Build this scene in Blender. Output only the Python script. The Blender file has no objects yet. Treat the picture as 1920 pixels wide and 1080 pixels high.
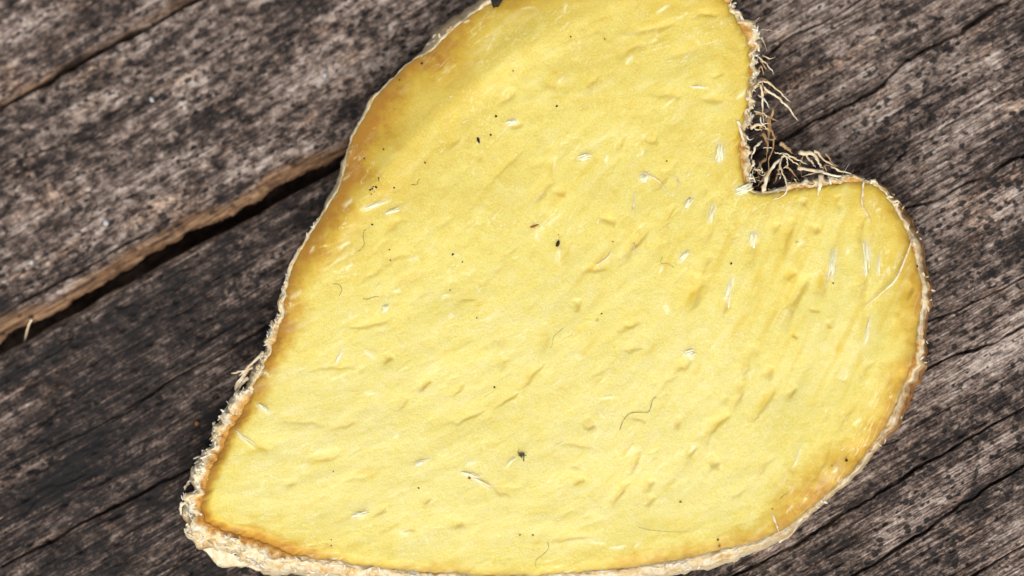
import bpy, math, random
import numpy as np
from mathutils import Vector, Matrix

random.seed(7)
rng = np.random.default_rng(11)
scene = bpy.context.scene
col = scene.collection

# ------------------------------------------------------------------ camera, light, exposure
K = 0.0325e-3                 # metres covered by one photograph pixel on the cut face
HF = 150.0                    # height of the cut face above the wood, in photograph pixels
CAM_DIST = 0.18
TILT = math.radians(9.0)      # camera leans back towards the lower right of the table
TILT_DIR = Vector((0.5, -0.866, 0)).normalized()
FOCAL = 36.0 * CAM_DIST / (1920 * K)
target = Vector((0, 0, HF * K))
cam_loc = target + TILT_DIR * (CAM_DIST * math.sin(TILT)) + Vector((0, 0, CAM_DIST * math.cos(TILT)))
fwd = (target - cam_loc).normalized()
right = fwd.cross(Vector((0, 1, 0))).normalized()
up = right.cross(fwd).normalized()
cam_data = bpy.data.cameras.new("camera")
cam = bpy.data.objects.new("camera", cam_data)
col.objects.link(cam)
cam.matrix_world = Matrix(((right.x, up.x, -fwd.x, cam_loc.x), (right.y, up.y, -fwd.y, cam_loc.y),
                           (right.z, up.z, -fwd.z, cam_loc.z), (0, 0, 0, 1)))
cam_data.sensor_width = 36.0
cam_data.lens = FOCAL
cam_data.clip_start = 0.005
cam_data.clip_end = 50
cam_data.dof.use_dof = True
cam_data.dof.focus_distance = CAM_DIST - 0.0002
cam_data.dof.aperture_fstop = 24.0
scene.camera = cam

SUN_EL, SUN_AZ = 52.0, -84.0   # elevation; azimuth the light comes from, degrees from +X
world = bpy.data.worlds.new("World")
scene.world = world
world.use_nodes = True
wn = world.node_tree.nodes
wl = world.node_tree.links
bgn = wn["Background"]
sky = wn.new("ShaderNodeTexSky")
sky.sky_type = 'NISHITA'
sky.sun_disc = False
sky.sun_elevation = math.radians(SUN_EL)
sky.sun_rotation = math.radians(90.0 - SUN_AZ)
sky.air_density = 1.0
sky.dust_density = 4.0
sky.ozone_density = 0.6
soft = wn.new("ShaderNodeHueSaturation")          # thin high cloud: the sky's blue is muted all over
soft.inputs["Saturation"].default_value = 0.3
wl.new(sky.outputs[0], soft.inputs["Color"])
wl.new(soft.outputs[0], bgn.inputs[0])
bgn.inputs[1].default_value = 0.10
sun_data = bpy.data.lights.new("sun", 'SUN')
sun_data.energy = 1.5
sun_data.angle = math.radians(35)
sun_data.color = (1.0, 0.975, 0.94)
sun = bpy.data.objects.new("sun", sun_data)
col.objects.link(sun)
a = math.radians(SUN_AZ)
e = math.radians(SUN_EL)
sdir = Vector((math.cos(e) * math.cos(a), math.cos(e) * math.sin(a), math.sin(e)))
sun.rotation_euler = sdir.to_track_quat('Z', 'Y').to_euler()
vs = scene.view_settings
vs.view_transform = 'Standard'
vs.look = 'None'
vs.exposure = 0.50
vs.gamma = 1.0
vs.use_curve_mapping = False


# ------------------------------------------------------------------ helpers
CR, CU, CF, CL = (np.array(v) for v in (right, up, fwd, cam_loc))


def at(px, py, zpx):
    """World point at height zpx (photo pixels) that stands where the photograph shows it."""
    px, py, zpx = np.broadcast_arrays(np.asarray(px, float), np.asarray(py, float), np.asarray(zpx, float))
    s = 36.0 / 1920 / FOCAL
    d = CF + (px[..., None] - 960) * s * CR + (540 - py[..., None]) * s * CU
    t = (zpx * K - CL[2]) / d[..., 2]
    return CL + d * t[..., None]


def hash2(ix, iy, seed):
    h = (ix.astype(np.int64) * 374761393 + iy.astype(np.int64) * 668265263 + seed * 1442695041) & 0xFFFFFFFF
    h = ((h ^ (h >> 13)) * 1274126177) & 0xFFFFFFFF
    h = (h ^ (h >> 16)) & 0xFFFFFFFF
    return h.astype(np.float64) / 4294967295.0


def vnoise(x, y, seed=0):
    """smooth value noise, -1..1"""
    ix, iy = np.floor(x), np.floor(y)
    fx, fy = x - ix, y - iy
    fx = fx * fx * fx * (fx * (fx * 6 - 15) + 10)
    fy = fy * fy * fy * (fy * (fy * 6 - 15) + 10)
    a_ = hash2(ix, iy, seed); b_ = hash2(ix + 1, iy, seed)
    c_ = hash2(ix, iy + 1, seed); d_ = hash2(ix + 1, iy + 1, seed)
    return ((a_ * (1 - fx) + b_ * fx) * (1 - fy) + (c_ * (1 - fx) + d_ * fx) * fy) * 2 - 1


def fbm(x, y, seed=0, octv=3):
    r, amp, tot = 0, 1.0, 0
    for i in range(octv):
        r = r + amp * vnoise(x * 2 ** i, y * 2 ** i, seed + i * 17)
        tot += amp
        amp *= 0.5
    return r / tot


def sstep(a_, b_, x):
    t = np.clip((x - a_) / (b_ - a_), 0, 1)
    return t * t * (3 - 2 * t)


def mesh_obj(name, verts, faces, mat, parent=None, smooth=True, attrs=None):
    me = bpy.data.meshes.new(name)
    verts = np.asarray(verts, np.float32)
    if isinstance(faces, np.ndarray):
        n = len(faces)
        me.vertices.add(len(verts))
        me.vertices.foreach_set("co", verts.ravel())
        w = faces.shape[1]
        me.loops.add(n * w)
        me.loops.foreach_set("vertex_index", faces.ravel().astype(np.int32))
        me.polygons.add(n)
        me.polygons.foreach_set("loop_start", np.arange(0, n * w, w, dtype=np.int32))
        me.update(calc_edges=True)
        me.validate()
    else:
        me.from_pydata([tuple(map(float, v)) for v in verts], [], faces)
    if smooth:
        me.polygons.foreach_set("use_smooth", np.ones(len(me.polygons), bool))
    for k_, (kind, arr) in (attrs or {}).items():
        at_ = me.attributes.new(k_, kind, 'POINT')
        at_.data.foreach_set("vector" if kind == 'FLOAT_VECTOR' else "value", np.asarray(arr, np.float32).ravel())
    if mat:
        me.materials.append(mat)
    o = bpy.data.objects.new(name, me)
    col.objects.link(o)
    if parent:
        o.parent = parent
    return o


def grid_faces(nr, nc, wrap=False):
    r = np.arange(nr - 1)[:, None]
    c = np.arange(nc if wrap else nc - 1)[None, :]
    c2 = (c + 1) % nc
    f = np.stack([r * nc + c, r * nc + c2, (r + 1) * nc + c2, (r + 1) * nc + c], -1)
    return f.reshape(-1, 4)


def empty(name, label=None, cat=None, kind=None):
    o = bpy.data.objects.new(name, None)
    o.empty_display_size = 0.005
    col.objects.link(o)
    if label: o['label'] = label
    if cat: o['category'] = cat
    if kind: o['kind'] = kind
    return o


def tag(o, label, cat, group=None):
    o['label'] = label
    o['category'] = cat
    if group: o['group'] = group
    return o


# ------------------------------------------------------------------ materials
class NT:
    def __init__(self, name):
        self.mat = bpy.data.materials.new(name)
        self.mat.use_nodes = True
        self.t = self.mat.node_tree
        self.b = self.t.nodes["Principled BSDF"]

    def n(self, typ, **kw):
        nd = self.t.nodes.new(typ)
        for k_, v in kw.items():
            setattr(nd, k_, v)
        return nd

    def put(self, sock, v):
        if isinstance(v, bpy.types.NodeSocket): self.t.links.new(v, sock)
        else: sock.default_value = v

    def attr(self, name, vec=False):
        nd = self.n("ShaderNodeAttribute", attribute_name=name)
        return nd.outputs["Vector" if vec else "Fac"]

    def scale(self, v, s, off=(0, 0, 0)):
        nd = self.n("ShaderNodeMapping")
        self.put(nd.inputs["Vector"], v)
        nd.inputs["Scale"].default_value = s
        nd.inputs["Location"].default_value = off
        return nd.outputs[0]

    def noise(self, v, scale=1.0, detail=2.0, rough=0.5, dist=0.0):
        nd = self.n("ShaderNodeTexNoise")
        self.put(nd.inputs["Vector"], v)
        nd.inputs["Scale"].default_value = scale
        nd.inputs["Detail"].default_value = detail
        nd.inputs["Roughness"].default_value = rough
        nd.inputs["Distortion"].default_value = dist
        return nd.outputs["Fac"]

    def math(self, op, a_, b_=0.0, c_=0.0):
        nd = self.n("ShaderNodeMath", operation=op)
        for i, v in enumerate((a_, b_, c_)): self.put(nd.inputs[i], v)
        return nd.outputs[0]

    def rng(self, v, a0, a1, b0=0.0, b1=1.0, smooth=False):
        nd = self.n("ShaderNodeMapRange", interpolation_type='SMOOTHSTEP' if smooth else 'LINEAR')
        self.put(nd.inputs[0], v)
        for i, q in enumerate((a0, a1, b0, b1)): nd.inputs[i + 1].default_value = q
        return nd.outputs[0]

    def ramp(self, v, stops):
        nd = self.n("ShaderNodeValToRGB")
        self.put(nd.inputs[0], v)
        el = nd.color_ramp.elements
        while len(el) < len(stops): el.new(0.5)
        for e_, (p, c) in zip(el, stops):
            e_.position = p
            e_.color = (*c, 1)
        return nd.outputs[0]

    def mix(self, f, a_, b_, mode='MIX'):
        nd = self.n("ShaderNodeMix", data_type='RGBA', blend_type=mode)
        self.put(nd.inputs[0], f)
        for i, v in ((6, a_), (7, b_)):
            self.put(nd.inputs[i], v if isinstance(v, bpy.types.NodeSocket) else (*v, 1))
        return nd.outputs[2]

    def bump(self, h, dist, strength=1.0, normal=None):
        nd = self.n("ShaderNodeBump")
        nd.inputs["Strength"].default_value = strength
        nd.inputs["Distance"].default_value = dist
        self.put(nd.inputs["Height"], h)
        if normal: self.put(nd.inputs["Normal"], normal)
        return nd.outputs[0]


def wood_material(name, iso, bright):
    m = NT(name)
    g = m.attr("grain", True)                      # millimetres: along the grain, across, up
    weather = m.attr("weather")
    brown = m.attr("brown")
    big = m.noise(m.scale(g, (0.13, 0.36, 0.2)), 1, 3, 0.6)
    streak = m.noise(m.scale(g, (0.05, 7.5, 1.0)), 1, 4, 0.65, 0.05)
    fib = m.noise(m.scale(g, (0.5, 9.0, 3.0)), 1, 3, 0.6)
    gran = m.noise(m.scale(g, (1.1, 1.9, 1.5), (7, 3, 0)), 1, 4, 0.62, 0.0)
    fine = m.noise(m.scale(g, (4.5, 9.0, 6.0)), 1, 3, 0.65)
    t = m.math('MULTIPLY', m.math('SUBTRACT', big, 0.5), 1.15)
    t = m.math('MULTIPLY_ADD', m.math('SUBTRACT', streak, 0.5), 1.2 * (1 - iso * 0.8), t)
    t = m.math('MULTIPLY_ADD', m.math('SUBTRACT', fib, 0.5), 0.55 * (1 - iso * 0.4), t)
    t = m.math('MULTIPLY_ADD', m.math('SUBTRACT', gran, 0.5), 0.85 + 0.75 * iso, t)
    t = m.math('MULTIPLY_ADD', m.math('SUBTRACT', fine, 0.5), 0.85, t)
    t = m.math('ADD', m.math('ADD', t, bright), weather)
    c = m.ramp(t, [(0.14, (0.0085, 0.007, 0.0068)), (0.36, (0.041, 0.0282, 0.0225)), (0.52, (0.126, 0.090, 0.072)),
                   (0.68, (0.262, 0.200, 0.164)), (0.90, (0.51, 0.43, 0.37))])
    # tan, less weathered patches
    tanp = m.noise(m.scale(g, (0.16, 0.5, 0.3), (31, 11, 0)), 1, 3, 0.55)
    tanf = m.math('MULTIPLY', m.rng(tanp, 0.54, 0.68, 0, 0.75, True), m.rng(gran, 0.35, 0.6, 0.2, 1.0))
    c = m.mix(tanf, c, m.mix(1.0, c, (1.18, 1.0, 0.82), 'MULTIPLY'))
    # bare brown wood along the broken arrises
    bn = m.ramp(m.math('MULTIPLY_ADD', m.math('SUBTRACT', fib, 0.5), 1.4, m.math('MULTIPLY_ADD', m.math('SUBTRACT', streak, 0.5), 1.2, 0.45)),
                [(0.15, (0.025, 0.013, 0.007)), (0.45, (0.15, 0.078, 0.037)), (0.8, (0.38, 0.235, 0.13))])
    c = m.mix(brown, c, bn)
    # black mould dots, and pits painted black
    dn = m.noise(m.scale(g, (1.7, 2.3, 2.0), (3, 19, 0)), 1, 1.5, 0.4)
    dense = m.noise(m.scale(g, (0.12, 0.25, 0.2), (11, 5, 0)), 1, 2, 0.5)
    vo = m.n("ShaderNodeTexVoronoi")
    m.put(vo.inputs["Vector"], m.scale(g, (1.6, 2.3, 0.0), (2, 7, 0)))
    vo.inputs["Scale"].default_value = 1
    vc = m.n("ShaderNodeSeparateColor")
    m.put(vc.inputs[0], vo.outputs["Color"])
    rad = m.math('MULTIPLY', m.rng(vc.outputs[0], 0.3, 1.0, 0.0, 0.43), m.rng(dense, 0.35, 0.62, 0.5, 1.15))
    wob = m.math('ADD', vo.outputs["Distance"], m.math('MULTIPLY', m.math('SUBTRACT', fine, 0.5), 0.35))
    pit = m.rng(m.math('SUBTRACT', wob, rad), -0.06, 0.05, 0.9, 0.0, True)
    dots = m.rng(m.math('ADD', dn, m.math('MULTIPLY', m.math('SUBTRACT', dense, 0.5), 0.28)), 0.62, 0.70, 0, 0.85, True)
    dots = m.math('MAXIMUM', dots, pit)
    c = m.mix(m.math('MULTIPLY', dots, m.rng(brown, 0, 1, 1, 0.4)), c, (0.008, 0.007, 0.007))
    m.put(m.b.inputs["Base Color"], c)
    m.b.inputs["Roughness"].default_value = 0.78
    m.b.inputs["Specular IOR Level"].default_value = 0.3
    h = m.math('MULTIPLY_ADD', fib, 0.7, m.math('MULTIPLY_ADD', gran, 0.6, m.math('MULTIPLY_ADD', streak, 0.6, m.math('MULTIPLY', fine, 0.35))))
    h = m.math('SUBTRACT', h, m.math('MULTIPLY', dots, 0.35))
    m.put(m.b.inputs["Normal"], m.bump(h, 0.00012, 0.8))
    return m.mat


def flesh_material():
    m = NT("ginger_flesh")
    g = m.attr("pos", True)                        # photograph-sized pixels of the face
    rim, streak, tone = m.attr("rim"), m.attr("streak"), m.attr("tone")
    fine = m.noise(m.scale(g, (0.25, 0.25, 0.25)), 1, 3, 0.65)
    mid = m.noise(m.scale(g, (0.035, 0.035, 0.05)), 1, 3, 0.6)
    t = m.math('ADD', tone, m.math('MULTIPLY', m.math('SUBTRACT', mid, 0.5), 0.9))
    t = m.math('ADD', t, m.math('MULTIPLY', m.math('SUBTRACT', fine, 0.5), 0.8))
    c = m.ramp(t, [(0.0, (0.67, 0.485, 0.045)), (0.45, (0.75, 0.635, 0.15)), (1.0, (0.775, 0.705, 0.31))])
    grit = m.noise(m.scale(g, (0.6, 0.6, 0.6)), 1, 2, 0.7)
    c = m.mix(0.3, c, m.ramp(grit, [(0.35, (0.55, 0.44, 0.08)), (0.5, (0.74, 0.65, 0.22)), (0.65, (0.88, 0.84, 0.5))]))
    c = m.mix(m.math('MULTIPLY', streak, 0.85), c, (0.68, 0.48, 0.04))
    rr = m.math('MULTIPLY', rim, m.rng(mid, 0.3, 0.7, 0.9, 1.06))
    c = m.mix(m.rng(rr, 0.0, 0.55, 0, 0.9, True), c, (0.60, 0.39, 0.04))
    c = m.mix(m.rng(rr, 0.36, 0.85, 0, 0.95, True), c, (0.47, 0.22, 0.025))
    vor = m.n("ShaderNodeTexVoronoi")
    m.put(vor.inputs["Vector"], m.scale(g, (0.028, 0.028, 0.02)))
    vor.inputs["Scale"].default_value = 1
    oil = m.rng(vor.outputs["Distance"], 0.06, 0.12, 0.75, 0, True)
    keep = m.n("ShaderNodeSeparateColor")
    m.put(keep.inputs[0], vor.outputs["Color"])
    oil = m.math('MULTIPLY', oil, m.math('GREATER_THAN', keep.outputs[0], 0.9))
    c = m.mix(oil, c, (0.86, 0.68, 0.02))
    pale = m.noise(m.scale(g, (0.05, 0.085, 0.05), (9, 4, 0)), 1, 4, 0.7, 0.6)
    c = m.mix(m.rng(pale, 0.62, 0.74, 0, 0.3, True), c, (0.82, 0.77, 0.50))
    c = m.mix(m.math('MULTIPLY', m.attr("pale"), 0.85), c, (0.86, 0.805, 0.50))
    m.put(m.b.inputs["Base Color"], c)
    m.b.inputs["Roughness"].default_value = 0.48
    m.b.inputs["Specular IOR Level"].default_value = 0.4
    m.b.inputs["Subsurface Weight"].default_value = 0.85
    m.b.inputs["Subsurface Radius"].default_value = (1.0, 0.78, 0.16)
    m.b.inputs["Subsurface Scale"].default_value = 0.0011
    h = m.math('MULTIPLY_ADD', fine, 0.5, m.math('MULTIPLY', mid, 1.0))
    m.put(m.b.inputs["Normal"], m.bump(h, 0.00009, 0.8))
    return m.mat


def peel_material():
    m = NT("ginger_peel")
    g = m.attr("pos", True)                        # along the rim, down the wall (pixels)
    brown = m.attr("brown")
    lam = m.noise(m.scale(g, (0.020, 0.20, 0.1)), 1, 4, 0.65, 0.4)
    blot = m.noise(m.scale(g, (0.07, 0.10, 0.1), (3, 8, 0)), 1, 4, 0.65)
    fine = m.noise(m.scale(g, (0.5, 0.5, 0.5)), 1, 2, 0.6)
    t = m.math('MULTIPLY_ADD', lam, 0.6, m.math('MULTIPLY_ADD', blot, 0.7, m.math('MULTIPLY', fine, 0.25)))
    pale = m.ramp(t, [(0.50, (0.44, 0.22, 0.06)), (0.66, (0.68, 0.46, 0.19)), (0.80, (0.80, 0.67, 0.42)), (0.95, (0.87, 0.82, 0.67))])
    dark = m.ramp(t, [(0.45, (0.09, 0.03, 0.01)), (0.70, (0.27, 0.115, 0.03)), (0.9, (0.50, 0.26, 0.08)), (1.0, (0.72, 0.55, 0.32))])
    c = m.mix(brown, pale, dark)
    sep = m.n('ShaderNodeSeparateXYZ')
    m.put(sep.inputs[0], g)
    inner = m.math('MULTIPLY_ADD', m.math('SUBTRACT', blot, 0.5), 9.0, sep.outputs[1])
    c = m.mix(m.rng(inner, 2.5, 6.5, 0.92, 0, True), c, m.ramp(t, [(0.5, (0.34, 0.13, 0.015)), (0.75, (0.58, 0.28, 0.045)), (1.0, (0.72, 0.46, 0.14))]))
    m.put(m.b.inputs["Base Color"], c)
    m.b.inputs["Roughness"].default_value = 0.7
    m.b.inputs["Specular IOR Level"].default_value = 0.25
    m.b.inputs["Subsurface Weight"].default_value = 0.35
    m.b.inputs["Subsurface Radius"].default_value = (1.0, 0.6, 0.3)
    m.b.inputs["Subsurface Scale"].default_value = 0.0002
    h = m.math('MULTIPLY_ADD', lam, 0.8, m.math('MULTIPLY_ADD', blot, 0.5, m.math('MULTIPLY', fine, 0.3)))
    m.put(m.b.inputs["Normal"], m.bump(h, 0.0003, 0.9))
    return m.mat


def simple_material(name, c0, c1, scale_mm, rough=0.65, sss=0.3, bump=0.00005):
    m = NT(name)
    tc = m.n("ShaderNodeTexCoord").outputs["Object"]
    n1 = m.noise(m.scale(tc, (1000 * scale_mm,) * 3), 1, 3, 0.6)
    m.put(m.b.inputs["Base Color"], m.mix(m.rng(n1, 0.35, 0.65), c0, c1))
    m.b.inputs["Roughness"].default_value = rough
    m.b.inputs["Specular IOR Level"].default_value = 0.3
    if sss:
        m.b.inputs["Subsurface Weight"].default_value = sss
        m.b.inputs["Subsurface Radius"].default_value = (1.0, 0.7, 0.4)
        m.b.inputs["Subsurface Scale"].default_value = 0.00015
    m.put(m.b.inputs["Normal"], m.bump(n1, bump, 0.7))
    return m.mat


MAT = dict(
    wood_near=wood_material("weathered_wood_streaked", 0.2, 0.44),
    wood_far=wood_material("weathered_wood_blotched", 0.7, 0.525),
    flesh=flesh_material(),
    peel=peel_material(),
    fibre=simple_material("root_fibre", (0.62, 0.43, 0.22), (0.86, 0.77, 0.58), 2.0),
    tuft=simple_material("flesh_fibre", (0.80, 0.73, 0.40), (0.87, 0.83, 0.62), 1.6, sss=0.3),
    fuzz=simple_material("skin_fuzz", (0.74, 0.62, 0.42), (0.90, 0.87, 0.80), 2.5),
    tan=simple_material("tan_fibre", (0.36, 0.20, 0.08), (0.62, 0.42, 0.22), 2.0),
    dirt=simple_material("dirt", (0.008, 0.007, 0.005), (0.03, 0.02, 0.012), 9.0, 0.8, 0),
    rust=simple_material("rust_chip", (0.16, 0.05, 0.01), (0.38, 0.16, 0.03), 8.0, 0.7, 0),
    lint=simple_material("dark_lint", (0.05, 0.045, 0.03), (0.12, 0.10, 0.06), 6.0, 0.7, 0),
    crumb=simple_material("pale_crumb", (0.35, 0.36, 0.36), (0.55, 0.56, 0.56), 3.0, 0.6, 0.2),
)

# ------------------------------------------------------------------ the table: two weathered planks
ALPHA = math.radians(29.6)
CA, SA = math.cos(ALPHA), math.sin(ALPHA)


def to_uv(px, py, z=0):
    p = at(px, py, z) * 1000.0
    return p[..., 0] * CA + p[..., 1] * SA, -p[..., 0] * SA + p[..., 1] * CA


def path_v(pts, z=0):
    p = np.array(pts, float)
    u, v = to_uv(p[:, 0], p[:, 1], z)
    o = np.argsort(u)
    u, v = u[o], v[o]

    def f(q):
        r = np.interp(q, u, v)
        s0 = (v[-1] - v[0]) / (u[-1] - u[0])
        return r + np.where(q < u[0], (q - u[0]) * s0 * 0.5, 0) + np.where(q > u[-1], (q - u[-1]) * s0 * 0.5, 0)
    return f, u[0], u[-1]


def axis(lo, flo, fhi, hi, fine, coarse):
    parts = []
    if lo < flo: parts.append(np.arange(lo, flo, coarse))
    parts.append(np.arange(flo, fhi, fine))
    if hi > fhi: parts.append(np.arange(fhi, hi + coarse, coarse))
    return np.concatenate(parts)


gap_f, _, _ = path_v([(0, 660), (150, 580), (300, 492), (470, 404), (640, 311)])       # near edge of the gap = edge of the near plank
lip_f, _, _ = path_v([(0, 630), (150, 556), (300, 463), (470, 378), (640, 284)], 0)     # far plank's lower edge, in the gap


def crack(pts, width, depth, wander, seed, lip=0.0, fade=3.0, z=0):
    f, u0, u1 = path_v(pts, z)

    def h(u, v):
        c = f(u) + wander * fbm(u * 0.55, u * 0 + seed, seed, 4)
        env = sstep(u0 - fade, u0 + 0.5, u) * (1 - sstep(u1 - 0.5, u1 + fade, u))
        w = width * (0.75 + 0.5 * vnoise(u * 0.7, u * 0 + 3.3, seed + 5))
        w = np.maximum(w * 1.35, 0.04)
        d = np.abs(v - c) / w
        r = -depth * env * (0.75 + 0.35 * vnoise(u * 0.9, u * 0 + 1.7, seed + 9)) * np.clip(1.25 - d, 0, 1) ** 0.7
        if lip:
            e_ = (v - c) / (width * 4)
            r = r - lip * env * np.where(e_ > 0, np.exp(-e_ ** 2), 0)
        return r
    return h


near_cracks = [
    crack([(1440, 275), (1560, 205), (1640, 168), (1700, 115), (1790, 65), (1920, -20)], 0.10, 1.3, 0.25, 3, fade=5),
    crack([(1700, 390), (1760, 372), (1840, 328), (1920, 290), (2000, 240)], 0.08, 0.9, 0.22, 4),
    crack([(1540, 410), (1640, 335), (1760, 240), (1840, 200), (1920, 145)], 0.05, 0.5, 0.25, 14, fade=6),
    crack([(1738, 690), (1790, 665), (1870, 640), (1960, 590)], 0.07, 0.9, 0.15, 5),
    crack([(1380, 1080), (1500, 1015), (1640, 930), (1760, 855), (1840, 812), (1960, 745)], 0.09, 0.9, 0.22, 6),
    crack([(1540, 1120), (1640, 1055), (1760, 975), (1850, 915), (1960, 850)], 0.09, 1.0, 0.22, 7),
    crack([(1740, 600), (1800, 580), (1870, 545), (1960, 500)], 0.04, 0.5, 0.15, 15),
    crack([(-40, 1085), (60, 1030), (180, 965), (300, 905), (370, 868)], 0.09, 1.1, 0.15, 8, fade=6),
    crack([(290, 735), (360, 690), (430, 655), (500, 610)], 0.06, 0.6, 0.15, 9, fade=4),
    crack([(1400, 130), (1480, 70), (1560, 30), (1640, -20)], 0.07, 0.8, 0.25, 10, fade=4),
    crack([(-20, 900), (110, 830), (240, 770), (340, 700)], 0.04, 0.4, 0.2, 16, fade=6),
    crack([(1760, 1120), (1850, 1065), (1960, 1000)], 0.06, 0.7, 0.2, 17, fade=6),
]
far_cracks = [
    crack([(-60, 236), (0, 204), (100, 146), (105, 137), (230, 74), (300, 40), (372, -4), (460, -60)], 0.17, 4.5, 0.10, 21, lip=0.12, fade=8),
    crack([(80, 545), (170, 498), (245, 452)], 0.08, 0.8, 0.15, 22, fade=4),
    crack([(-20, 330), (120, 262), (300, 165)], 0.05, 0.35, 0.3, 23, fade=6),
]

tabletop = empty("tabletop", "weathered grey wooden tabletop of two planks with a dark gap", None, "structure")


def plank(vlo_f, vhi_f, vlo_const, vhi_const, fine_lo, fine_hi, base, cracks, mat, seed, round_r, rough, iso, wtrend=0.0):
    """A height-field board: vlo_f / vhi_f are wavy edges (functions of u), the other edge is straight."""
    u = axis(-130, -40, 42, 130, 0.15, 2.2)
    s = axis(vlo_const, fine_lo, fine_hi, vhi_const, 0.052, 1.6)
    U, V = np.meshgrid(u, s)
    H = base + 0.06 * fbm(U * 0.08, V * 0.25, seed, 3)
    H += 0.055 * fbm(U * 0.35, V * 2.6, seed + 1, 3) * (1 - 0.6 * iso)
    H += 0.045 * fbm(U * 1.2, V * 5.5, seed + 2, 2)
    H += 0.06 * iso * fbm(U * 1.6, V * 2.4, seed + 3, 3)
    pits = vnoise(U * 1.9, V * 2.6, seed + 4)
    H -= 0.22 * sstep(0.55, 0.85, pits)
    chips = fbm(U * 0.22, V * 0.9, seed + 6, 3)
    H -= 0.10 * sstep(0.18, 0.26, chips)
    for c in cracks: H += c(U, V)
    edge = np.full_like(U, 1e3)
    if vlo_f is not None:
        edge = V - vlo_f(U) + rough * fbm(U * 0.5, V * 0 + 2, seed + 7, 4)
    if vhi_f is not None:
        edge = vhi_f(U) - V + rough * fbm(U * 0.5, V * 0 + 2, seed + 7, 4)
    ee = np.clip(edge + round_r * 0.02, 0, round_r)
    drop = round_r - np.sqrt(np.maximum(round_r ** 2 - (round_r - ee) ** 2, 0))
    H -= drop * (0.85 + 0.3 * fbm(U * 0.3, V * 3.0, seed + 8, 2)) * (1.4 if rough > 0.2 else 1.0)
    inside = edge > -0.02
    H = np.where(inside, H, -9.0)
    brown = (1 - sstep(0.35 * round_r, 1.25 * round_r, edge + 0.45 * round_r * fbm(U * 0.4, V * 1.2, seed + 9, 3)))
    if rough < 0.2: brown = brown * 0.15
    else:                                       # bare wood also shows along the upper lip of the long split
        fc, _, _ = path_v([(-60, 236), (0, 204), (100, 146), (230, 74), (372, -4), (460, -60)])
        dl = V - fc(U) + 0.25 * fbm(U * 0.5, V * 1.4, seed + 15, 3)
        brown = np.maximum(brown, 0.6 * sstep(-0.1, 0.15, dl) * (1 - sstep(0.2, 0.8, dl)))
    wth = 0.12 * fbm(U * 0.035, V * 0.12, seed + 12, 2) + wtrend * (1 - sstep(-22, 4, U)) - 0.3 * wtrend * sstep(12, 26, U)
    if vlo_f is not None:                      # broken side undercut below its arris, shaped to keep the gap black
        V = np.where(inside, V, vlo_f(U) + 4.5)
    if vhi_f is not None: wth = wth + 0.13 * (1 - sstep(0.2, 1.7, edge + 0.5 * fbm(U * 0.4, V * 0.8, seed + 16, 3)))
    X = U * CA - V * SA
    Y = U * SA + V * CA
    verts = np.stack([X, Y, H], -1).reshape(-1, 3) * 1e-3
    nr, nc = U.shape
    faces = grid_faces(nr, nc)
    # skirts on the three plain sides so that the board has thickness
    ring = np.concatenate([np.arange(nc), np.arange(1, nr) * nc + nc - 1, (nr - 1) * nc + np.arange(nc - 2, -1, -1), np.arange(nr - 2, 0, -1) * nc])
    low = verts[ring].copy()
    low[:, 2] = -0.012
    b0 = len(verts)
    n = len(ring)
    i = np.arange(n)
    j = (i + 1) % n
    sk = np.stack([ring[i], b0 + i, b0 + j, ring[j]], -1)
    verts = np.concatenate([verts, low])
    grain = np.stack([U, V, H], -1).reshape(-1, 3)
    grain = np.concatenate([grain, np.stack([grain[ring, 0], grain[ring, 1], grain[ring, 2] * 0 - 12], -1)])
    brown = np.concatenate([brown.ravel(), np.zeros(n)])
    wth = np.concatenate([wth.ravel(), np.zeros(n)])
    return mesh_obj("plank", verts, np.concatenate([faces, sk]), mat, tabletop,
                    attrs=dict(grain=('FLOAT_VECTOR', grain), brown=('FLOAT', brown), weather=('FLOAT', wth)))


_, g0 = to_uv(np.array([0., 640.]), np.array([672., 313.]))
gv = float(g0.mean())
p_near = plank(None, gap_f, -100, gv + 4.5, -34, gv + 1.5, -0.12, near_cracks, MAT["wood_near"], 100, 0.45, 0.12, 0.15, -0.22)
p_far = plank(lip_f, None, gv - 1.2, 110, gv - 0.6, gv + 33, 0.10, far_cracks, MAT["wood_far"], 300, 0.9, 0.42, 0.8)
# dark backing added under the boards to block light and blacken the gap
bu = np.array([(-130, -6), (130, -6), (130, 8), (-130, 8)], float)
bv = [(u_ * CA - (gv + v_) * SA, u_ * SA + (gv + v_) * CA) for u_, v_ in bu]
bt = [(x, y, -9.6) for x, y in bv] + [(x, y, -22) for x, y in bv]
mesh_obj("gap_backing", np.array(bt) * 1e-3, [(0, 1, 2, 3), (7, 6, 5, 4), (0, 4, 5, 1), (1, 5, 6, 2), (2, 6, 7, 3), (3, 7, 4, 0)],
         simple_material("dark_gap_backing", (0.02, 0.017, 0.015), (0.05, 0.042, 0.036), 0.6, 0.8, 0), tabletop, smooth=False)

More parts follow.
